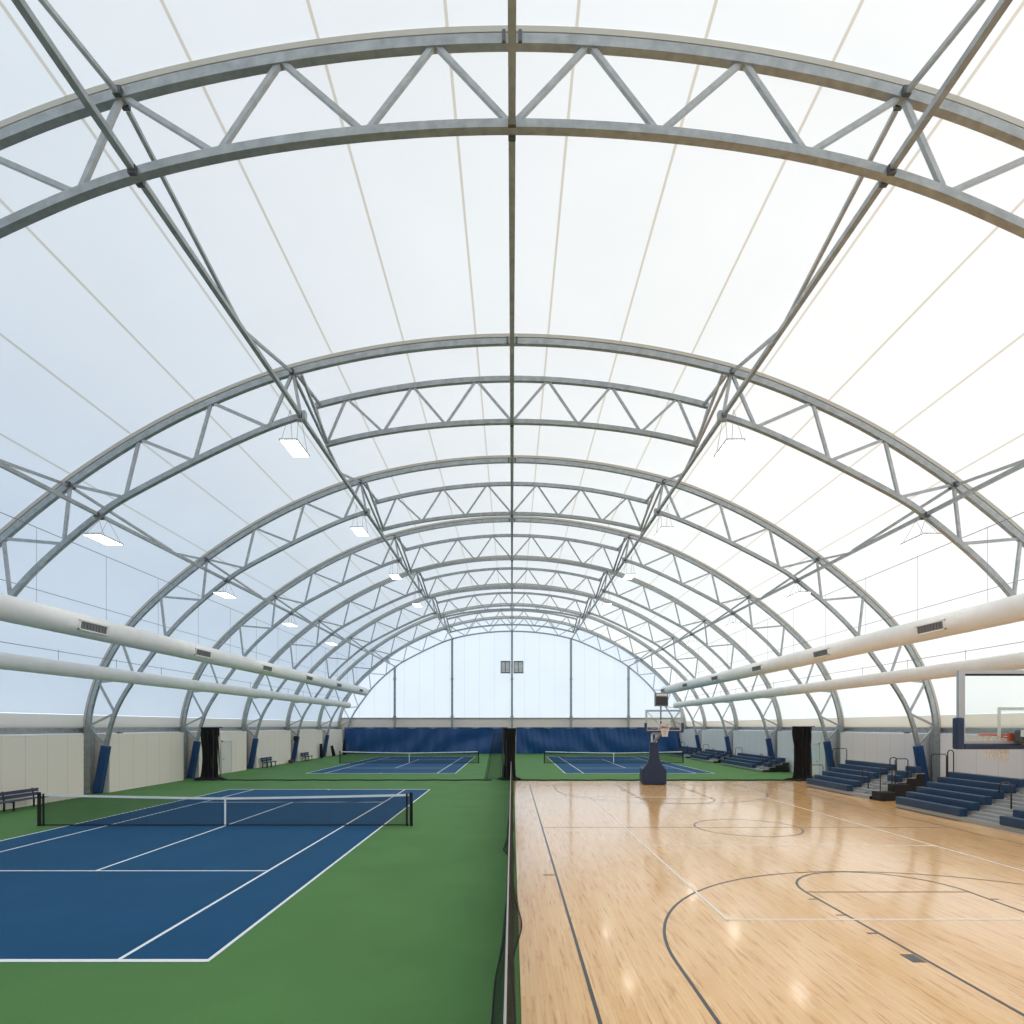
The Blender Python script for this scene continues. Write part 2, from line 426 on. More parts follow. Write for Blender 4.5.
# ------------------------------------------------------------------ shell
floor = MB().box(-22.6,22.6,YB,YE,-.2,0).build('floor', GREEN); struct(floor, 'green acrylic sports floor')
wood = MB().box(.11,20.93,YB,37.2,0,.012).build('floor_wood', WOOD); struct(wood, 'glossy maple strip basketball floor')

PR = mirror(OUTC); NR = normals(PR); FO = .29
RP = [(x+nx*FO, z+nz*FO) for (x,z),(nx,nz) in zip(PR,NR)]
base = 4.0
arc = [0]
for a, b in zip(RP, RP[1:]): arc.append(arc[-1]+math.dist(a,b))
mid = arc[-1]/2; keep = [k for k in range(len(RP)) if RP[k][1] >= base-.02]
m = MB(); ys = [YB + (YE-YB)*i/20 for i in range(21)]
for i, y in enumerate(ys):
    for k in keep:
        m.v.append((RP[k][0], y, RP[k][1])); m.uv[len(m.v)-1] = (arc[k]-mid, y)
n = len(keep)
for i in range(20):
    for k in range(n-1):
        m.f.append((i*n+k, i*n+k+1, (i+1)*n+k+1, (i+1)*n+k))
roof = m.build('ceiling', FAB, None, True); struct(roof, 'white translucent barrel roof fabric')
def gable(name, y, zb):
    m = MB()
    for k in keep: m.v += [(RP[k][0],y,zb),(RP[k][0],y,max(zb,RP[k][1]))]
    for k in range(n-1): m.f.append((2*k,2*k+2,2*k+3,2*k+1))
    return struct(m.build(name, FABE))
gable('wall_back', YE, 4.45); gable('wall_front', YB, 4.45)
XW = 20.95
for sx, nm in ((-1,'wall_left'),(1,'wall_right')):
    m = MB()
    def bx(a,b,*r): m.box(min(a*sx,b*sx), max(a*sx,b*sx), *r)
    bx(21.97,22.55,YB,YE,0,3.06)
    prev = YB
    for f in FR:
        bx(XW,21.98,prev,f-1.45,0,3.05); prev = f+.42
    w = struct(m.build(nm, LINER if sx < 0 else LINERG))
    m = MB(); bx(22.0,22.45,YB,YE,3.08,3.38); bx(21.93,22.0,YB,YE,3.3,3.38); bx(21.93,22.0,YB,YE,3.08,3.14)
    struct(m.build('trim_%d' % (1 if sx<0 else 2), STEEL))
    m = MB(); bx(21.98,22.06,YB,YE,3.38,base+.02)
    struct(m.build('baseboard_left' if sx<0 else 'baseboard_right', BAND))
for y, nm in ((YE-.05,'wall_end'),(YB,'wall_rear')):
    m = MB().box(-22.5,22.5,y,y+.12,0,4.5); struct(m.build(nm, LINER))
    m = MB().box(-22,22,y-.12,y,4.38,4.52); struct(m.build('trim_3' if y > 0 else 'trim_4', STEEL))

# ------------------------------------------------------------------ tennis courts
def court(cx, cy, parent):
    Z0 = .004
    o = MB().box(cx-5.485,cx+5.485,cy-11.885,cy+11.885,0,Z0).build('court_surface', COURT, parent)
    m = MB(); Z1 = .007
    k = [0]
    def line(x0,x1,y0,y1): k[0] += 1; m.box(cx+x0,cx+x1,cy+y0,cy+y1,Z0-.001,Z1+.0002*k[0])
    for s in (-1,1):
        line(s*5.485-.03*(1+s), s*5.485+.03*(1-s), -11.885, 11.885)
        line(s*4.115-.03, s*4.115+.03, -11.885, 11.885)
        line(-5.485,5.485, s*11.885-.05*(1+s), s*11.885+.05*(1-s))
        line(-4.115,4.115, s*6.4-.03, s*6.4+.03)
        line(-.05,.05, s*11.735-.15, s*11.735+.15)
    line(-.03,.03,-6.4,6.4)
    m.build('court_lines', WHITE, parent)
court(-9.93, 20.6, floor); court(-9.6, 55.3, floor); court(9.35, 55.3, floor)

def tennis_net(cx, cy, label, double):
    t = thing('tennis_net', label, 'tennis net', (cx,cy,0), 0, 'tennis nets')
    hp, hc, W = 1.10, .98, 6.36
    def top(u): x = (u*2-1); return hc + (hp-hc)*abs(x)**1.3
    MB().grid(lambda u,v: ((u*2-1)*W, .0, .03 + v*(top(u)-.05)), 40, 4, lambda u,v: (u*2*W, v*1.0)).build('net_mesh', NETM, t)
    m = MB()
    for k in range(40):
        u0, u1 = k/40, (k+1)/40
        m.bar(((u0*2-1)*W,0,top(u0)-.03),((u1*2-1)*W,0,top(u1)-.03), .02, .075, (0,0,1))
    m.build('top_tape', WHITE, t)
    MB().box(-.03,.03,-.012,.012,.004,hc).build('centre_strap', WHITE, t)
    MB().tube([(-W,0,.035),(W,0,.035)], .022, 6).build('bottom_cord', RUBBER, t)
    for s in (-1,1):
        p = MB().tube([(s*6.44,0,0),(s*6.44,0,1.14)], .058, 12); p.lathe([(.06,1.14),(.045,1.17)],12,(s*6.44,0)); p.build('post', BLACKM, t)
        if double: MB().tube([(s*6.29,0,0),(s*6.29,0,1.12)], .035, 10).build('singles_stick', BLACKM, t)
    return t
tennis_net(-9.93, 20.6, 'tennis net across the large near blue court, double black posts', True)
tennis_net(-9.55, 55.3, 'tennis net on the far blue court beyond the near tennis court', False)
tennis_net(9.45, 55.3, 'tennis net on the far blue court behind the basketball stand', False)

# ------------------------------------------------------------------ basketball and volleyball markings
m = MB(); Z0, Z1 = .011, .0145
LK = [0]
def kl(x0,x1,y0,y1): LK[0] += 1; m.box(x0,x1,y0,y1,Z0,Z1+.00012*LK[0])
def ring(cx, cy, r, a0, a1, w=.05, n=72):
    vs, fs = [], []; LK[0] += 1; zt = Z1+.00012*LK[0]
    for k in range(n+1):
        a = a0+(a1-a0)*k/n
        for rr in (r-w/2, r+w/2): vs.append((cx+rr*math.cos(a), cy+rr*math.sin(a), zt))
    for k in range(n): fs.append((2*k,2*k+1,2*k+3,2*k+2))
    m.add(vs, fs)
CX, CY = 7.8, 20.25
ES = 14.55
kl(1.0,1.05,CY-ES,CY+ES); kl(14.85,14.9,CY-ES,CY+ES)
kl(1.0,14.9,CY+ES-.05,CY+ES); kl(1.0,14.9,CY-ES,CY-ES+.05)
kl(1.0,14.9,CY-.02,CY+.02); ring(8.0, CY, 1.72, 0, 2*PI, .05)
for s in (-1,1):
    by = CY + s*11.55                                # basket centre line
    def yy(v): return (by - s*v)
    def seg(x0,x1,v0,v1):
        a, b = yy(v0), yy(v1); kl(x0,x1,min(a,b),max(a,b))
    if s < 0: ring(CX, by, 5.4, 0.0, PI)
    else: ring(CX, by, 5.4, PI, 2*PI)
    for e in (-1,1): seg(CX+e*5.4-.025, CX+e*5.4+.025, -3.0, 0)
    for e in (-1,1): seg(CX+e*1.70-.025, CX+e*1.70+.025, -3.0, 3.66)
    seg(CX-1.70, CX+1.70, 3.64, 3.68)
    ring(CX, yy(3.66), 1.70, 0 if s<0 else PI, PI if s<0 else 2*PI)
    for v in (3.15, 2.15, 1.2):
        for e in (-1,1):
            a, b = CX+e*1.73, CX+e*1.89; seg(min(a,b),max(a,b), v-.02, v+.02)
    for e in (-1,1):
        a, b = CX+e*1.75, CX+e*1.95; seg(min(a,b),max(a,b), -.02, .28)
kl(.72,1.0,13.75,13.79)
m.build('court_lines', KLINE, wood)
m = MB()
kl(3.8,3.85,10.56,28.9); kl(12.15,12.2,10.56,28.9); kl(3.8,12.2,10.56,10.61); kl(3.8,12.2,28.85,28.9); kl(3.8,12.2,17.1,17.15)
m.build('volleyball_lines', WLINE, wood)

# ------------------------------------------------------------------ ducts
def duct(sx, X, Z, R, y1, word, grilles):
    t = thing('air_duct', '%s round white fabric air duct running along the %s wall' % (word, side(sx).replace(' side','')), 'air duct', (X*sx, 0, Z), 0, 'white air ducts')
    MB().tube([(0,YB+.3,0),(0,y1-.15,0),(0,y1,0)], [R,R,R*.9], 40).build('sleeve', DUCT, t, True)
    y = 5.0
    while y < y1-1:
        MB().tube([(0,y-.02,0),(0,y+.02,0)], R+.008, 40).build('seam_band', DUCT, t); y += 4.15
    if grilles:
        for k in range(6):
            yc = 22.85 + 8.1*k
            if yc > y1-1: break
            a = math.radians(-8); c, s = math.cos(a), math.sin(a)
            def P(r, h, y): return ((-sx)*(r*c - h*s), y, r*s + h*c)
            g = MB()
            def slab(r0,r1,h0,h1,ya,yb):
                q = [P(r,h,y) for y in (ya,yb) for r,h in ((r0,h0),(r1,h0),(r1,h1),(r0,h1))]
                g.add(q, [(0,1,2,3),(7,6,5,4),(0,4,5,1),(1,5,6,2),(2,6,7,3),(3,7,4,0)])
            ra, rb, hh, ll = R-.09, R+.035, .19, .78
            slab(ra,rb,-hh,-hh+.05,yc-ll,yc+ll); slab(ra,rb,hh-.05,hh,yc-ll,yc+ll); slab(ra,rb,-hh,hh,yc-ll,yc-ll+.07); slab(ra,rb,-hh,hh,yc+ll-.07,yc+ll)
            f = g.build('grille', DUCT, t)
            g = MB(); slab(ra,rb-.03,-hh+.05,hh-.05,yc-ll+.07,yc+ll-.07)
            nb = 9
            for b in range(nb):
                yb = yc-ll+.12+(2*ll-.24)*b/(nb-1); slab(rb-.03,rb-.005,-hh+.05,hh-.05,yb-.02,yb+.02)
            g.build('louvres', GRILLE, f)
    return t
for sx in (-1,1):
    duct(sx, 16.5, 7.3, .44, 66.8 if sx < 0 else 64.5, 'upper', True)
    duct(sx, 18.45, 5.82, .31, 67.2, 'lower', False)
    for X, Z, zt, nm in ((16.5, 10.35, 7.77, 'upper'), (18.45, 6.5, 6.16, 'lower')):
        t = thing('suspension_wire', 'thin wire with hangers above the %s duct on the %s' % (nm, side(sx)), 'wire', (X*sx, 0, 0), 0, 'duct hanger wires')
        MB().tube([(0,YB,Z),(0,66.5,Z)], .014, 5).build('wire', WIRE, t)
        for k in range(16):
            y = 10.0+3.55*k
            MB().tube([(0,y,zt),(0,y,Z+(.06 if nm == 'lower' else 0))], .008 if nm == 'upper' else .012, 4).build('hanger', WIRE, t)
    tag(MB().tube([(18.45*sx,YB,8.75),(18.45*sx,66.5,8.75)], .014, 5).build('suspension_wire', WIRE), 'bare thin wire running between the two ducts on the %s' % side(sx), 'wire', 'duct hanger wires')

# ------------------------------------------------------------------ LED panels
def led(sx, X, Y, Z, word, ztop, tilt=0):
    k = FR.index(min(FR, key=lambda f: abs(f-Y-.2)))
    t = thing('panel_light', 'flat lit LED panel of the %s row, %s, by the %s arch truss' % (word, side(sx), ORD[k]), 'ceiling light', (X*sx, Y, Z), 0, 'hanging LED panels')
    w, l = .31, .63
    MB().box(-w,w,-l,l,-.01,.05).build('housing', ALU, t, False, .012)
    MB().box(-w+.035,w-.035,-l+.035,l-.035,-.022,-.008).build('diffuser', LED, t)
    for dx in (-w+.05, w-.05):
        MB().tube([(dx,-l+.1,.05),(dx*.6,0,ztop-Z)], .008, 4).build('hanger', WIRE, t)
        MB().tube([(dx,l-.1,.05),(dx*.6,0,ztop-Z)], .008, 4).build('hanger', WIRE, t)
for sx in (-1,1):
    for i in range(1,5):
        led(sx, 7.5, FR[i]-.55 if i == 1 else FR[i]-1.2, 13.05, 'upper', 14.38)
        led(sx, 14.55, FR[i]+.1 if i == 1 else FR[i]-.4, 10.1, 'lower', 10.78)

# ------------------------------------------------------------------ gable: posts, louvres, curtains
for k, x in enumerate((-14.7,-7.5,0,7.4,14.6)):
    zt = at_s(INC, IL, s_at_x(INC, IL, abs(x)))[1] - .26 if x else 15.14
    lab = ['slim steel gable post, outermost on the tennis side','slim steel gable post on the tennis side next to the centre post','slim steel gable post at the centre, between the two louvres',
           'slim steel gable post on the basketball side next to the centre post','slim steel gable post, outermost on the basketball side'][k]
    t = thing('gable_post', lab, 'post', (x, 74.62, 0), 0, 'gable posts')
    MB().box(-.13,.13,-.12,.12,0,zt+.1).build('shaft', STEEL, t)
    MB().box(-.19,.19,-.17,.12,4.1,4.75).build('collar', STEEL, t)
    MB().box(-.17,.17,-.15,.12,9.2,9.5).build('splice', STEEL, t)
for s in (-1,1):
    t = thing('wall_louvre', 'square grey wall louvre on the %s of the centre gable post' % side(s), 'vent', (s*.82, YE-.06, 10.9), 0, 'gable louvres')
    m = MB(); m.box(-.62,.62,-.1,.0,.66,.78); m.box(-.62,.62,-.1,.0,-.78,-.66); m.box(-.62,-.52,-.1,0,-.78,.78); m.box(.52,.62,-.1,0,-.78,.78); m.box(-.04,.04,-.1,0,-.78,.78); m.build('frame', GRILLE, t)
    m = MB()
    for k in range(9):
        z = -.6+.15*k; m.bar((-.55,-.05,z),(.55,-.05,z), .03, .13, (0,.6,.8))
    m.build('louvres', mat('louvre_blade', (.42,.41,.36), .6) if s < 0 else bpy.data.materials['louvre_blade'], t)
for s in (-1,1):
    x0, x1 = .55, 20.9
    def f(u, v, s=s):
        x = x0+(x1-x0)*u; z = .02+3.22*v
        y = .07*math.sin(x*4.1+1.7*math.sin(x*.7+s)) + .03*math.sin(x*9.3+z*1.5+2*math.sin(x*.5)) + .10*math.sin(x*1.3+z*1.9+s*2+math.sin(x*.6)*2)*(1-v*.6)
        y += .06*math.sin((x*.8+z*2.2)) * math.exp(-((x-4)/3)**2)
        return (s*x, y, z + (.05*math.sin(x*2.4) if v > .95 else 0))
    t = thing('court_curtain', 'long wrinkled blue vinyl curtain along the gable, %s half' % side(s).replace(' side',''), 'curtain', (0,74.25,0), 0, 'gable curtains')
    MB().grid(f, 260, 10).build('cloth', CURT, t, True)
    MB().tube([(s*x0,0,3.27),(s*x1,0,3.27)], .035, 6).build('top_cable', BLACKM, t)

# ------------------------------------------------------------------ centre divider net and gathered nets
t = thing('divider_net', 'long low black divider net between the green and wood floors', 'net', (0,0,0))
ZT, YN0, YNL = 1.2, 3.2, 34.5
def left(y): return -.08 - .19*math.exp(-((y-5.8)/3.6)**2) - .16*math.exp(-((y-16.6)/.7)**2) - .05*math.exp(-((y-20)/1.2)**2) + .02*math.sin(y*2.1)
def right(y): return .03 + .12*math.exp(-((y-10.3)/1.0)**2) + .025*math.sin(y*1.3)
def sheet(fn, ph):
    def f(u, v):
        y = YN0+YNL*u; b = fn(y); k = (1-v)**1.25
        return (-.055*v + b*k + .02*math.sin(y*5.3+v*4+ph)*(1-v)*v*4, y+.05*math.sin(y*3+ph)*(1-v), .012+(ZT-.012)*v)
    return f
MB().grid(sheet(left,0), 420, 12, lambda u,v: (YNL*u, v*ZT)).build('net_mesh', DIVM, t, True)
MB().grid(sheet(right,2), 420, 12, lambda u,v: (YNL*u+.02, v*ZT)).build('net_fold', DIVM, t, True)
MB().grid(sheet(lambda y: .035+.012*math.sin(y*1.9),4), 420, 12, lambda u,v: (YNL*u+.01, v*ZT)).build('net_fold', DIVD, t, True)
MB().tube([(-.055,YN0,ZT),(-.055,20,ZT-.01),(-.055,YN0+YNL,ZT)], .012, 8).build('top_cord', PALECORD, t)
for nm, fn in (('bottom_cord',left),('weight_cord',right)):
    MB().tube([(fn(YN0+YNL*k/200), YN0+YNL*k/200, .014) for k in range(201)], .012, 6).build(nm, RUBBER, t)

def net_bundle(x, y, w, d, h, label, loose):
    t = thing('gathered_net', label, 'net', (x,y,0), 0, 'gathered divider nets')
    def f(u, v):
        a = 2*PI*u; pl = 1+.16*math.sin(13*a+2*math.sin(3*v))+.10*math.sin(29*a+v*5)
        k = 1.0 - .16*math.sin(PI*min(1,v*1.15)) + (.25*(1-v/.08) if v < .08 else 0)
        return (w*k*pl*math.cos(a), d*k*pl*math.sin(a), .02+(h-.02)*v)
    MB().grid(f, 180, 30).build('folds', BLACKNET, t, True)
    rnd = random.Random(int(x*10)+99)
    def g(u, v):
        a = 2*PI*u; r = v*(1+.22*math.sin(5*a+x)+.1*math.sin(11*a))
        return (w*2.0*r*math.cos(a), d*1.9*r*math.sin(a), .012+.20*(1-v**2)*(1+.3*math.sin(9*a+v*8)))
    MB().grid(g, 90, 8).build('floor_heap', BLACKNET, t, True)
    m = MB()
    for k in range(16):
        xx = rnd.uniform(.2,1)*w*loose; yy = rnd.uniform(-1,1)*d; j = rnd.uniform(-.1,.1)
        m.tube([(xx+j,yy,.03),(xx+j*.4,yy,h*.4),(xx*.85,yy*.7,h*.97)], .016, 5)
    m.build('hanging_cord', GREYNET, t)
    MB().tube([(-w*1.3,0,h),(w*1.3+.2,0,h)], .03, 6).build('hanging_rail', BLACKM, t)
    return t
net_bundle(-19.45, 38.3, .46, .36, 3.36, 'gathered black net hanging by the tennis side wall, heap at its foot', 1.5)
b = net_bundle(-.16, 38.25, .34, .28, 3.3, 'gathered black net in mid-hall at the end of the divider net', -1.5)
def f(u, v): 
    return (-.5-1.15*u*(1-.55*v), .1*math.sin(u*9), .03+3.0*v)
MB().grid(f, 30, 12, lambda u,v: (1.6*u, 3*v)).build('loose_sheet', DIVM, b)
m = MB().tube([(-1.45,0,.02),(-.95,0,3.2)], .016, 5); m.build('rope', RUBBER, b)
net_bundle(18.4, 37.75, .48, .4, 3.42, 'gathered black net beside the bleachers on the basketball side', 1.25)
for nm, xs, lab in (('a',[-18.5,-1.3],'thin dark line lying across the green tennis floor'), ('b',[.3,17.3],'thin dark line along the far edge of the wooden floor')):
    m = MB(); N = 60
    m.tube([(xs[0]+(xs[1]-xs[0])*k/N, 37.75+.09*math.sin(k*.7)+.05*math.sin(k*1.9), .035) for k in range(N+1)], .04, 6)  # thin wavy dark tube laid across the floor
    tag(m.build('floor_dark_line', RUBBER, None, True), lab, 'rope', 'dark floor lines')

# ------------------------------------------------------------------ basketball hoops
def hoop(x, y, rot, label, zb, armlen, navy):
    """local +Y points to the court; the board stands at local y = armlen, base front at y = 0"""
    t = thing('basketball_hoop', label, 'basketball hoop', (x,y,0), rot, 'portable basketball hoops')
    H = 1.12 if navy else 1.19
    # padded base with flared neck
    MB().box(-.70,.70,-2.2,-.42,.05,.93).build('base', NAVY, t, False, .05)
    poly = [(-.70,.05),(.70,.05),(.70,.90),(.60,1.0),(.46,1.18),(.35,1.42),(.27,1.72),(.245,2.1),(.245,2.5),(-.245,2.5),(-.245,2.1),(-.27,1.72),(-.35,1.42),(-.46,1.18),(-.60,1.0),(-.70,.90)]
    MB().prism(poly, -.42, 0).build('front_pad', NAVY, t, False, .03)
    for sx in (-1,1):
        for yy in (-1.9,-.3): MB().tube([(sx*.45-.04,yy,.05),(sx*.45+.04,yy,.05)], .05, 12).build('castor', RUBBER, t)
    m = MB(); m.box(-.17,-.08,-.34,-.12,2.3,3.0); m.box(.08,.17,-.34,-.12,2.3,3.0); m.build('mast', WHITEM, t)
    m = MB()
    m.bar((-.12,-.25,2.95),(-.06,armlen-.2,zb+.22), .09,.10,(0,0,1)); m.bar((.12,-.25,2.95),(.06,armlen-.2,zb+.22), .09,.10,(0,0,1))
    m.bar((0,-.2,2.5),(0,armlen-1.3,zb-.02), .11,.11,(0,0,1)); m.build('arm', WHITEM if not navy else ALU, t)
    m = MB(); m.box(-.08,.08,armlen-.24,armlen-.03,zb+.06,zb+.28); m.build('board_mount', mat('mount_grey',(.10,.11,.11),.5,.3) if 'mount_grey' not in bpy.data.materials else bpy.data.materials['mount_grey'], t, False, .04)
    if navy:
        m = MB()
        for sx in (-1,1): m.bar((sx*.1,armlen-.2,zb+.25),(sx*.82,armlen-.05,zb+H-.1), .04,.04,(0,1,0))
        m.build('stay', ALU, t)
    MB().box(-.915+.06,.915-.06,armlen-.012,armlen+.0,zb+.07,zb+H-.03).build('backboard_glass', GLASS, t)
    m = MB(); W = .915
    m.box(-W,-W+.095,armlen-.035,armlen+.02,zb,zb+H); m.box(W-.095,W,armlen-.035,armlen+.02,zb,zb+H)
    m.box(-W+.095,W-.095,armlen-.035,armlen+.02,zb+H-.055,zb+H); m.box(-W+.095,W-.095,armlen-.035,armlen+.02,zb+.03,zb+.10); m.build('board_frame', ALU, t)
    MB().box(-W+.09,W-.09,armlen-.03,armlen+.012,zb+H-.085,zb+H-.055).build('gasket', BLACKM, t)
    m = MB(); q = .29; zq = zb+.16
    m.box(-q,-q+.05,armlen+.001,armlen+.006,zq,zq+.46); m.box(q-.05,q,armlen+.001,armlen+.006,zq,zq+.46); m.box(-q+.05,q-.05,armlen+.001,armlen+.006,zq+.41,zq+.46); m.build('target_square', WHITEM, t)
    m = MB(); e = .045
    for sx in (-1,1):
        a, b2 = sorted((sx*(W-.075), sx*(W+.05))); m.box(a,b2,armlen-.06,armlen+.05,zb-.03,zb+.46)
    m.box(-W+.07,W-.07,armlen-.06,armlen+.05,zb-.03,zb+.06); m.build('edge_pad', NAVY, t, False, .025)
    zr = zb+.19; yr = armlen+.15+.225
    r = MB().tube([(.228*math.cos(2*PI*k/40), yr+.228*math.sin(2*PI*k/40), zr) for k in range(41)], .015, 8)
    for sx in (-1,1): r.tube([(sx*.07,armlen+.02,zr-.06),(sx*.15,yr-.17,zr-.005)], .012, 6)
    r.box(-.10,.10,armlen+.006,armlen+.05,zr-.11,zr+.03); r.box(-.09,.09,armlen+.05,armlen+.16,zr-.012,zr+.01)
    rim = r.build('rim', ORANGE, t)
    m = MB(); nn = 12; lv = [(.225,0),(.19,-.10),(.16,-.2),(.14,-.3),(.135,-.42)]
    for k in range(nn):
        for sgn in (1,-1):
            pts = [(rr*math.cos(2*PI*(k+sgn*.5*j)/nn), yr+rr*math.sin(2*PI*(k+sgn*.5*j)/nn), zr+dz) for j,(rr,dz) in enumerate(lv)]
            m.tube(pts, .010, 5)
    m.build('net', CORD, rim)
    return t
hoop(7.8, 4.6, 0, 'basketball hoop in front of the near bleachers, glass board seen from behind', 3.13, 4.6, False)
ang = math.atan2(-(8.35-7.66), 4.95)
hoop(8.35, 34.9, PI-math.atan2(8.35-7.66,4.9), 'portable basketball hoop on flared navy base at the far end of the wood', 3.16, 4.95, True)
t = thing('shot_clock', 'dark square shot clock on a pole above the far basketball board', 'shot clock', (7.63,30.42,0))
MB().box(-.33,.33,-.12,.12,4.47,5.15).build('case', GRILLE, t, False, .02)
MB().box(-.29,.29,-.126,-.118,4.52,4.95).build('display', SCREEN, t)
MB().box(-.27,.27,-.128,-.118,5.0,5.10).build('light_strip', WHITEM, t)
MB().tube([(0,.08,3.56),(0,.08,4.5)], .035, 8).build('pole', BLACKM, t)

# ------------------------------------------------------------------ bleachers
def rail_loop(pts, r=.022): return MB().tube(pts, r, 8)
def bleacher(label, xf, y0, y1, rows, tread, rise, aisle=None, tail_rows=(), rails=(), loops=(), drive=False):
    """rows run along y from y0 (near) to y1 (far); row 0 faces the court"""
    t = thing('bleacher', label, 'bleacher', (xf,(y0+y1)/2,0), 0, 'blue bleachers')
    yc = (y0+y1)/2
    for i in range(rows):
        X = i*tread; zt = .18+rise*i
        m = MB(); m.box(X,X+tread,y0-yc,y1-yc,zt-.03,zt); m.box(X,X+.025,y0-yc,y1-yc,max(.03,zt-rise+.02) if i else .04,zt-.03); m.build('tread', TREAD, t)
        spans = [(y0,y1)] if aisle is None else [(aisle[1],y1)] + ([(y0,aisle[0])] if i in tail_rows else [])
        for a, b2 in spans:
            MB().box(X-.03,X+.27,a-yc,b2-yc,zt+.005,zt+.305).build('seat', SEATB, t, False, .02)
        if aisle and i < rows-1:
            MB().box(X+tread*.55,X+tread,aisle[0]-yc+.15,aisle[1]-yc-.15,zt,zt+rise*.5).build('aisle_step', TREAD, t)
    # dark frame under the seats: stepped end plates and posts
    for ye in (y0+.03, y1-.07):
        poly = [(.08,.02)]
        for i in range(rows):
            poly += [(i*tread+.08, .14+rise*i), ((i+1)*tread+.02, .14+rise*i)]
        poly += [(rows*tread+.02,.02)]
        MB().prism(poly, ye-yc, ye-yc+.04).build('end_frame', BLACKM, t)
    for yy in (y0+.12, y1-.2):
        for xx in (.15, rows*tread*.5): MB().tube([(xx,yy-yc,.09),(xx+.14,yy-yc,.09)], .09, 12).build('wheel', RUBBER, t)
    if drive:
        MB().box(.1,.75,y0-yc-.75,y0-yc-.02,.03,.42).build('drive_unit', RUBBER, t, False, .03)
        MB().box(.85,1.6,y0-yc-.5,y0-yc-.02,.03,.75).build('drive_unit', RUBBER, t, False, .03)
    for pts in rails: rail_loop([(x,y-yc,z) for x,y,z in pts]).build('guard_rail', RAIL, t, True)
    for (x,y,z) in loops:
        rail_loop([(x,y-yc,z),(x,y-yc,z+.78),(x,y-yc+.04,z+.86),(x,y-yc+.14,z+.9),(x,y-yc+.42,z+.86),(x,y-yc+.5,z+.78),(x,y-yc+.5,z+.5)], .025).build('aisle_rail', RAIL, t, True)
    return t
def uframe(x0, x1, y, z0, z1, h):
    return [(x0,y,z0),(x0,y,z1+h-.08),(x0+.06,y,z1+h),(x1-.06,y,z1+h),(x1,y,z1+h-.08),(x1,y,z1)]
# near section, runs out of the picture
R0, TR = .21, .44
def zz(i): return .18+R0*i
bleacher('near blue bleacher behind the glass basketball board', 16.2, 13.0, 25.1, 6, TR, R0, (19.75,21.5), (0,1,2,3,4,5),
    rails=[uframe(1.5,2.15,25.13,zz(3)-.1,zz(4),1.25), uframe(2.2,2.45,25.13,zz(4),zz(5),1.2)],
    loops=[(1.0,20.5,zz(2)), (2.2,20.5,zz(5))])
bleacher('blue bleacher between the near bleacher and the gathered black net', 16.8, 28.0, 33.9, 6, TR, R0, (28.7,29.8), (3,4,5),
    rails=[uframe(.25,.95,33.95,zz(0),zz(1),.85), uframe(1.5,2.3,33.95,zz(3),zz(5),.95), uframe(.5,1.05,27.95,zz(1)-.15,zz(2),.95), uframe(1.2,1.8,27.95,zz(2)-.15,zz(4),.9)],
    loops=[(.62,29.1,zz(1)), (1.94,29.0,zz(4))], drive=True)
for (a, b2, lab) in ((44.6,53.4,'low four-row blue bleacher beyond the gathered net, first past the wood floor'),
                     (55.6,62.4,'low four-row blue bleacher beside the far tennis net'),
                     (64.2,71.2,'low four-row blue bleacher next to the gable curtain')):
    bleacher(lab, 18.75, a, b2, 4, .5, .19, (a+.9,a+1.8), (1,2,3), rails=[uframe(1.3,1.9,b2,.5,.7,.8)], loops=[(.6,a+1.3,.4)])

# ------------------------------------------------------------------ benches and small things on the tennis side
def bench(label, x, y, L, h, m):
    t = thing('bench', label, 'bench', (x,y,0), 0, 'benches along the tennis wall')
    for k in range(3): MB().box(.02+.14*k-.2,.14+.14*k-.2,-L/2,L/2,h-.03,h).build('seat_plank', m, t, False, .008)
    for k in range(2): MB().bar((-.25-.02*k,-L/2,h+.12+.17*k),(-.25-.02*k,L/2,h+.12+.17*k), .03,.14,(0,0,1)).build('back_plank', m, t, False, .008)
    for k in range(3):
        yy = -L/2+.3+(L-.6)*k/2
        q = MB(); q.bar((.17,yy,0),(.17,yy,h-.03), .05,.05); q.bar((-.22,yy,0),(-.22,yy,h-.03), .05,.05); q.bar((-.22,yy,h-.05),(.2,yy,h-.05), .05,.04); q.bar((-.22,yy,h-.05),(-.3,yy,h+.38), .05,.03)
        q.build('leg', BLACKM, t)
    return t
bench('slate-blue slatted bench against the wall behind the near net post', -20.35, 24.1, 3.6, .42, BENCHB)
bench('small blue bench by the wall before the sixth arch truss', -20.5, 50.3, 2.3, .45, SEATB)
bench('small blue bench by the wall just past the sixth arch truss', -20.5, 59.6, 2.3, .45, SEATB)
m = MB().box(-.16,.16,-.2,.2,0,.45); tag(m.build('speaker_box', RUBBER, None, False, .03), 'small black speaker box on the wall at the sixth arch truss', 'speaker').location = (-20.78,57.2,2.05)
MB().box(-.2,0,-.05,.05,.18,.26).build('bracket', BLACKM, bpy.data.objects['speaker_box'])
t = thing('sports_bag', 'small dark red bag on the floor by the sixth truss pad', 'bag', (-20.55,55.3,0))
MB().grid(lambda u,v: ((.22*math.cos(2*PI*u))*math.sin(PI*(.02+.96*v))**.6, .38*math.sin(2*PI*u)*math.sin(PI*(.02+.96*v))**.6, .17-.165*math.cos(PI*v)), 24, 10).build('body', mat('maroon_cloth',(.12,.025,.025),.8), t, True)
MB().tube([(0,-.2,.28),(0,-.12,.42),(0,.12,.42),(0,.2,.28)], .015, 6).build('strap', RUBBER, t)
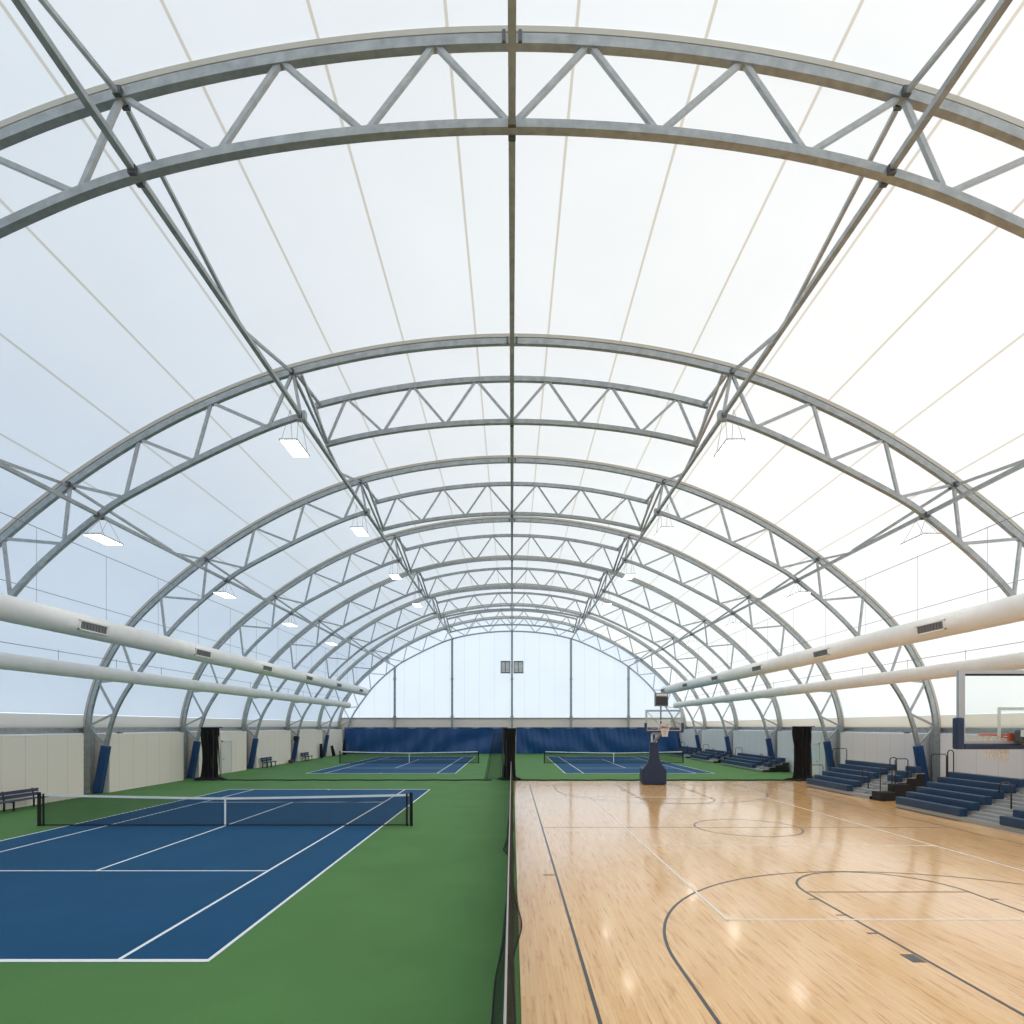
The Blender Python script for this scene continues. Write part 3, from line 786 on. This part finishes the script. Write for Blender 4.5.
for (x,y,h,lean,lab) in ((-20.6,64.3,1.55,.05,'black rolled net standing at the wall before the seventh truss pad'), (-20.45,68.3,1.2,.25,'short black rolled net leaning on the wall past the seventh truss'), (-20.1,71.5,1.75,0,'tall black rolled net by the blue curtain corner')):
    t = thing('rolled_net', lab, 'net', (x,y,0), 0, 'rolled nets by the wall')
    MB().tube([(0,0,0.01),(-lean*.3,0,h*.4),(-lean,0,h)], [.22,.19,.15], 12).build('roll', BLACKNET, t, True)
    MB().tube([(-lean*.5,0,h*.52),(-lean*.54,0,h*.56)], [.2,.2], 12).build('tie', RUBBER, t)
for sx in (-1,1):
    for y in ([33.2] if sx < 0 else [33.0]):
        t = thing('wall_lamp', 'small white fixture under the steel wall beam on the %s' % side(sx), 'wall lamp', (21.9*sx,y,3.0), 0, 'wall fixtures')
        MB().box(-.1,.1,-.12,.12,.0,.12).build('bracket', BRACKET, t)
        MB().box(-.035,.035,-.03,.03,-.2,0).build('stem', WHITEM, t)
        MB().box(-.10,.10,-.14,.14,-.34,-.2).build('lamp_body', WHITEM, t, False, .02)

# doors
def door(n, sx, y0, y1, h, glass):
    X = XW*sx; d = -sx
    def bx(m, a, b2, *r): m.box(min(X+d*a,X+d*b2), max(X+d*a,X+d*b2), *r); return m
    o = bx(MB(), -.02,.035,y0,y1,.03,h).build('door_%d' % n, DOORM); struct(o, 'pale door in the side wall')
    m = MB(); bx(m,-.02,.07,y0-.14,y0,0,h+.12); bx(m,-.02,.07,y1,y1+.14,0,h+.12); bx(m,-.02,.07,y0-.14,y1+.14,h,h+.12); m.build('door_frame', WHITEM, o)
    if glass: bx(MB(), .03,.042,y0+.12,y1-.12,.9,h-.12).build('door_glass', mat('frosted_glass',(.75,.82,.88),.25), o)
    bx(MB(), .035,.10,y0+.08,y0+.16,1.0,1.08).build('door_handle', ALU, o)
door(1, 1, 40.6, 41.9, 2.2, True)
door(2, -1, 43.0, 44.3, 2.3, False)

# ------------------------------------------------------------------ light
w = bpy.data.worlds.new('Sky'); scn.world = w; w.use_nodes = True; nt = w.node_tree; bg = nt.nodes['Background']
tc = nt.nodes.new('ShaderNodeTexCoord'); sp = nt.nodes.new('ShaderNodeSeparateXYZ'); nt.links.new(tc.outputs['Generated'], sp.inputs[0])
cr = nt.nodes.new('ShaderNodeValToRGB'); nt.links.new(mnode(nt,'MULTIPLY_ADD',sp.outputs[2],.5,.5), cr.inputs[0])
e = cr.color_ramp.elements; e[0].position = .44; e[0].color = (.60,.71,.84,1); e[1].position = 1; e[1].color = (.575,.675,.82,1)
x = e.new(.5); x.color = (.74,.90,1.08,1)
nt.links.new(cr.outputs[0], bg.inputs['Color']); bg.inputs['Strength'].default_value = 1.3
sd = bpy.data.lights.new('Sun', 'SUN'); sd.energy = 2.65; sd.color = (1,.84,.58); sd.angle = math.radians(2)
so = bpy.data.objects.new('Sun', sd); COL.objects.link(so)
so.rotation_euler = Vector((.80,.22,.72)).to_track_quat('Z','Y').to_euler()

# ------------------------------------------------------------------ camera
cd = bpy.data.cameras.new('Camera'); cam = bpy.data.objects.new('Camera', cd); COL.objects.link(cam)
cam.location = (0,0,3.46); cam.rotation_euler = (PI/2,0,0)
cd.sensor_width = 36; cd.lens = 595/1024*36; cd.shift_y = (726-512)/1024; cd.clip_end = 400; cd.clip_start = .05
scn.camera = cam
vs = scn.view_settings; vs.view_transform = 'Standard'; vs.look = 'None'; vs.gamma = 1; vs.use_curve_mapping = False; vs.exposure = .15
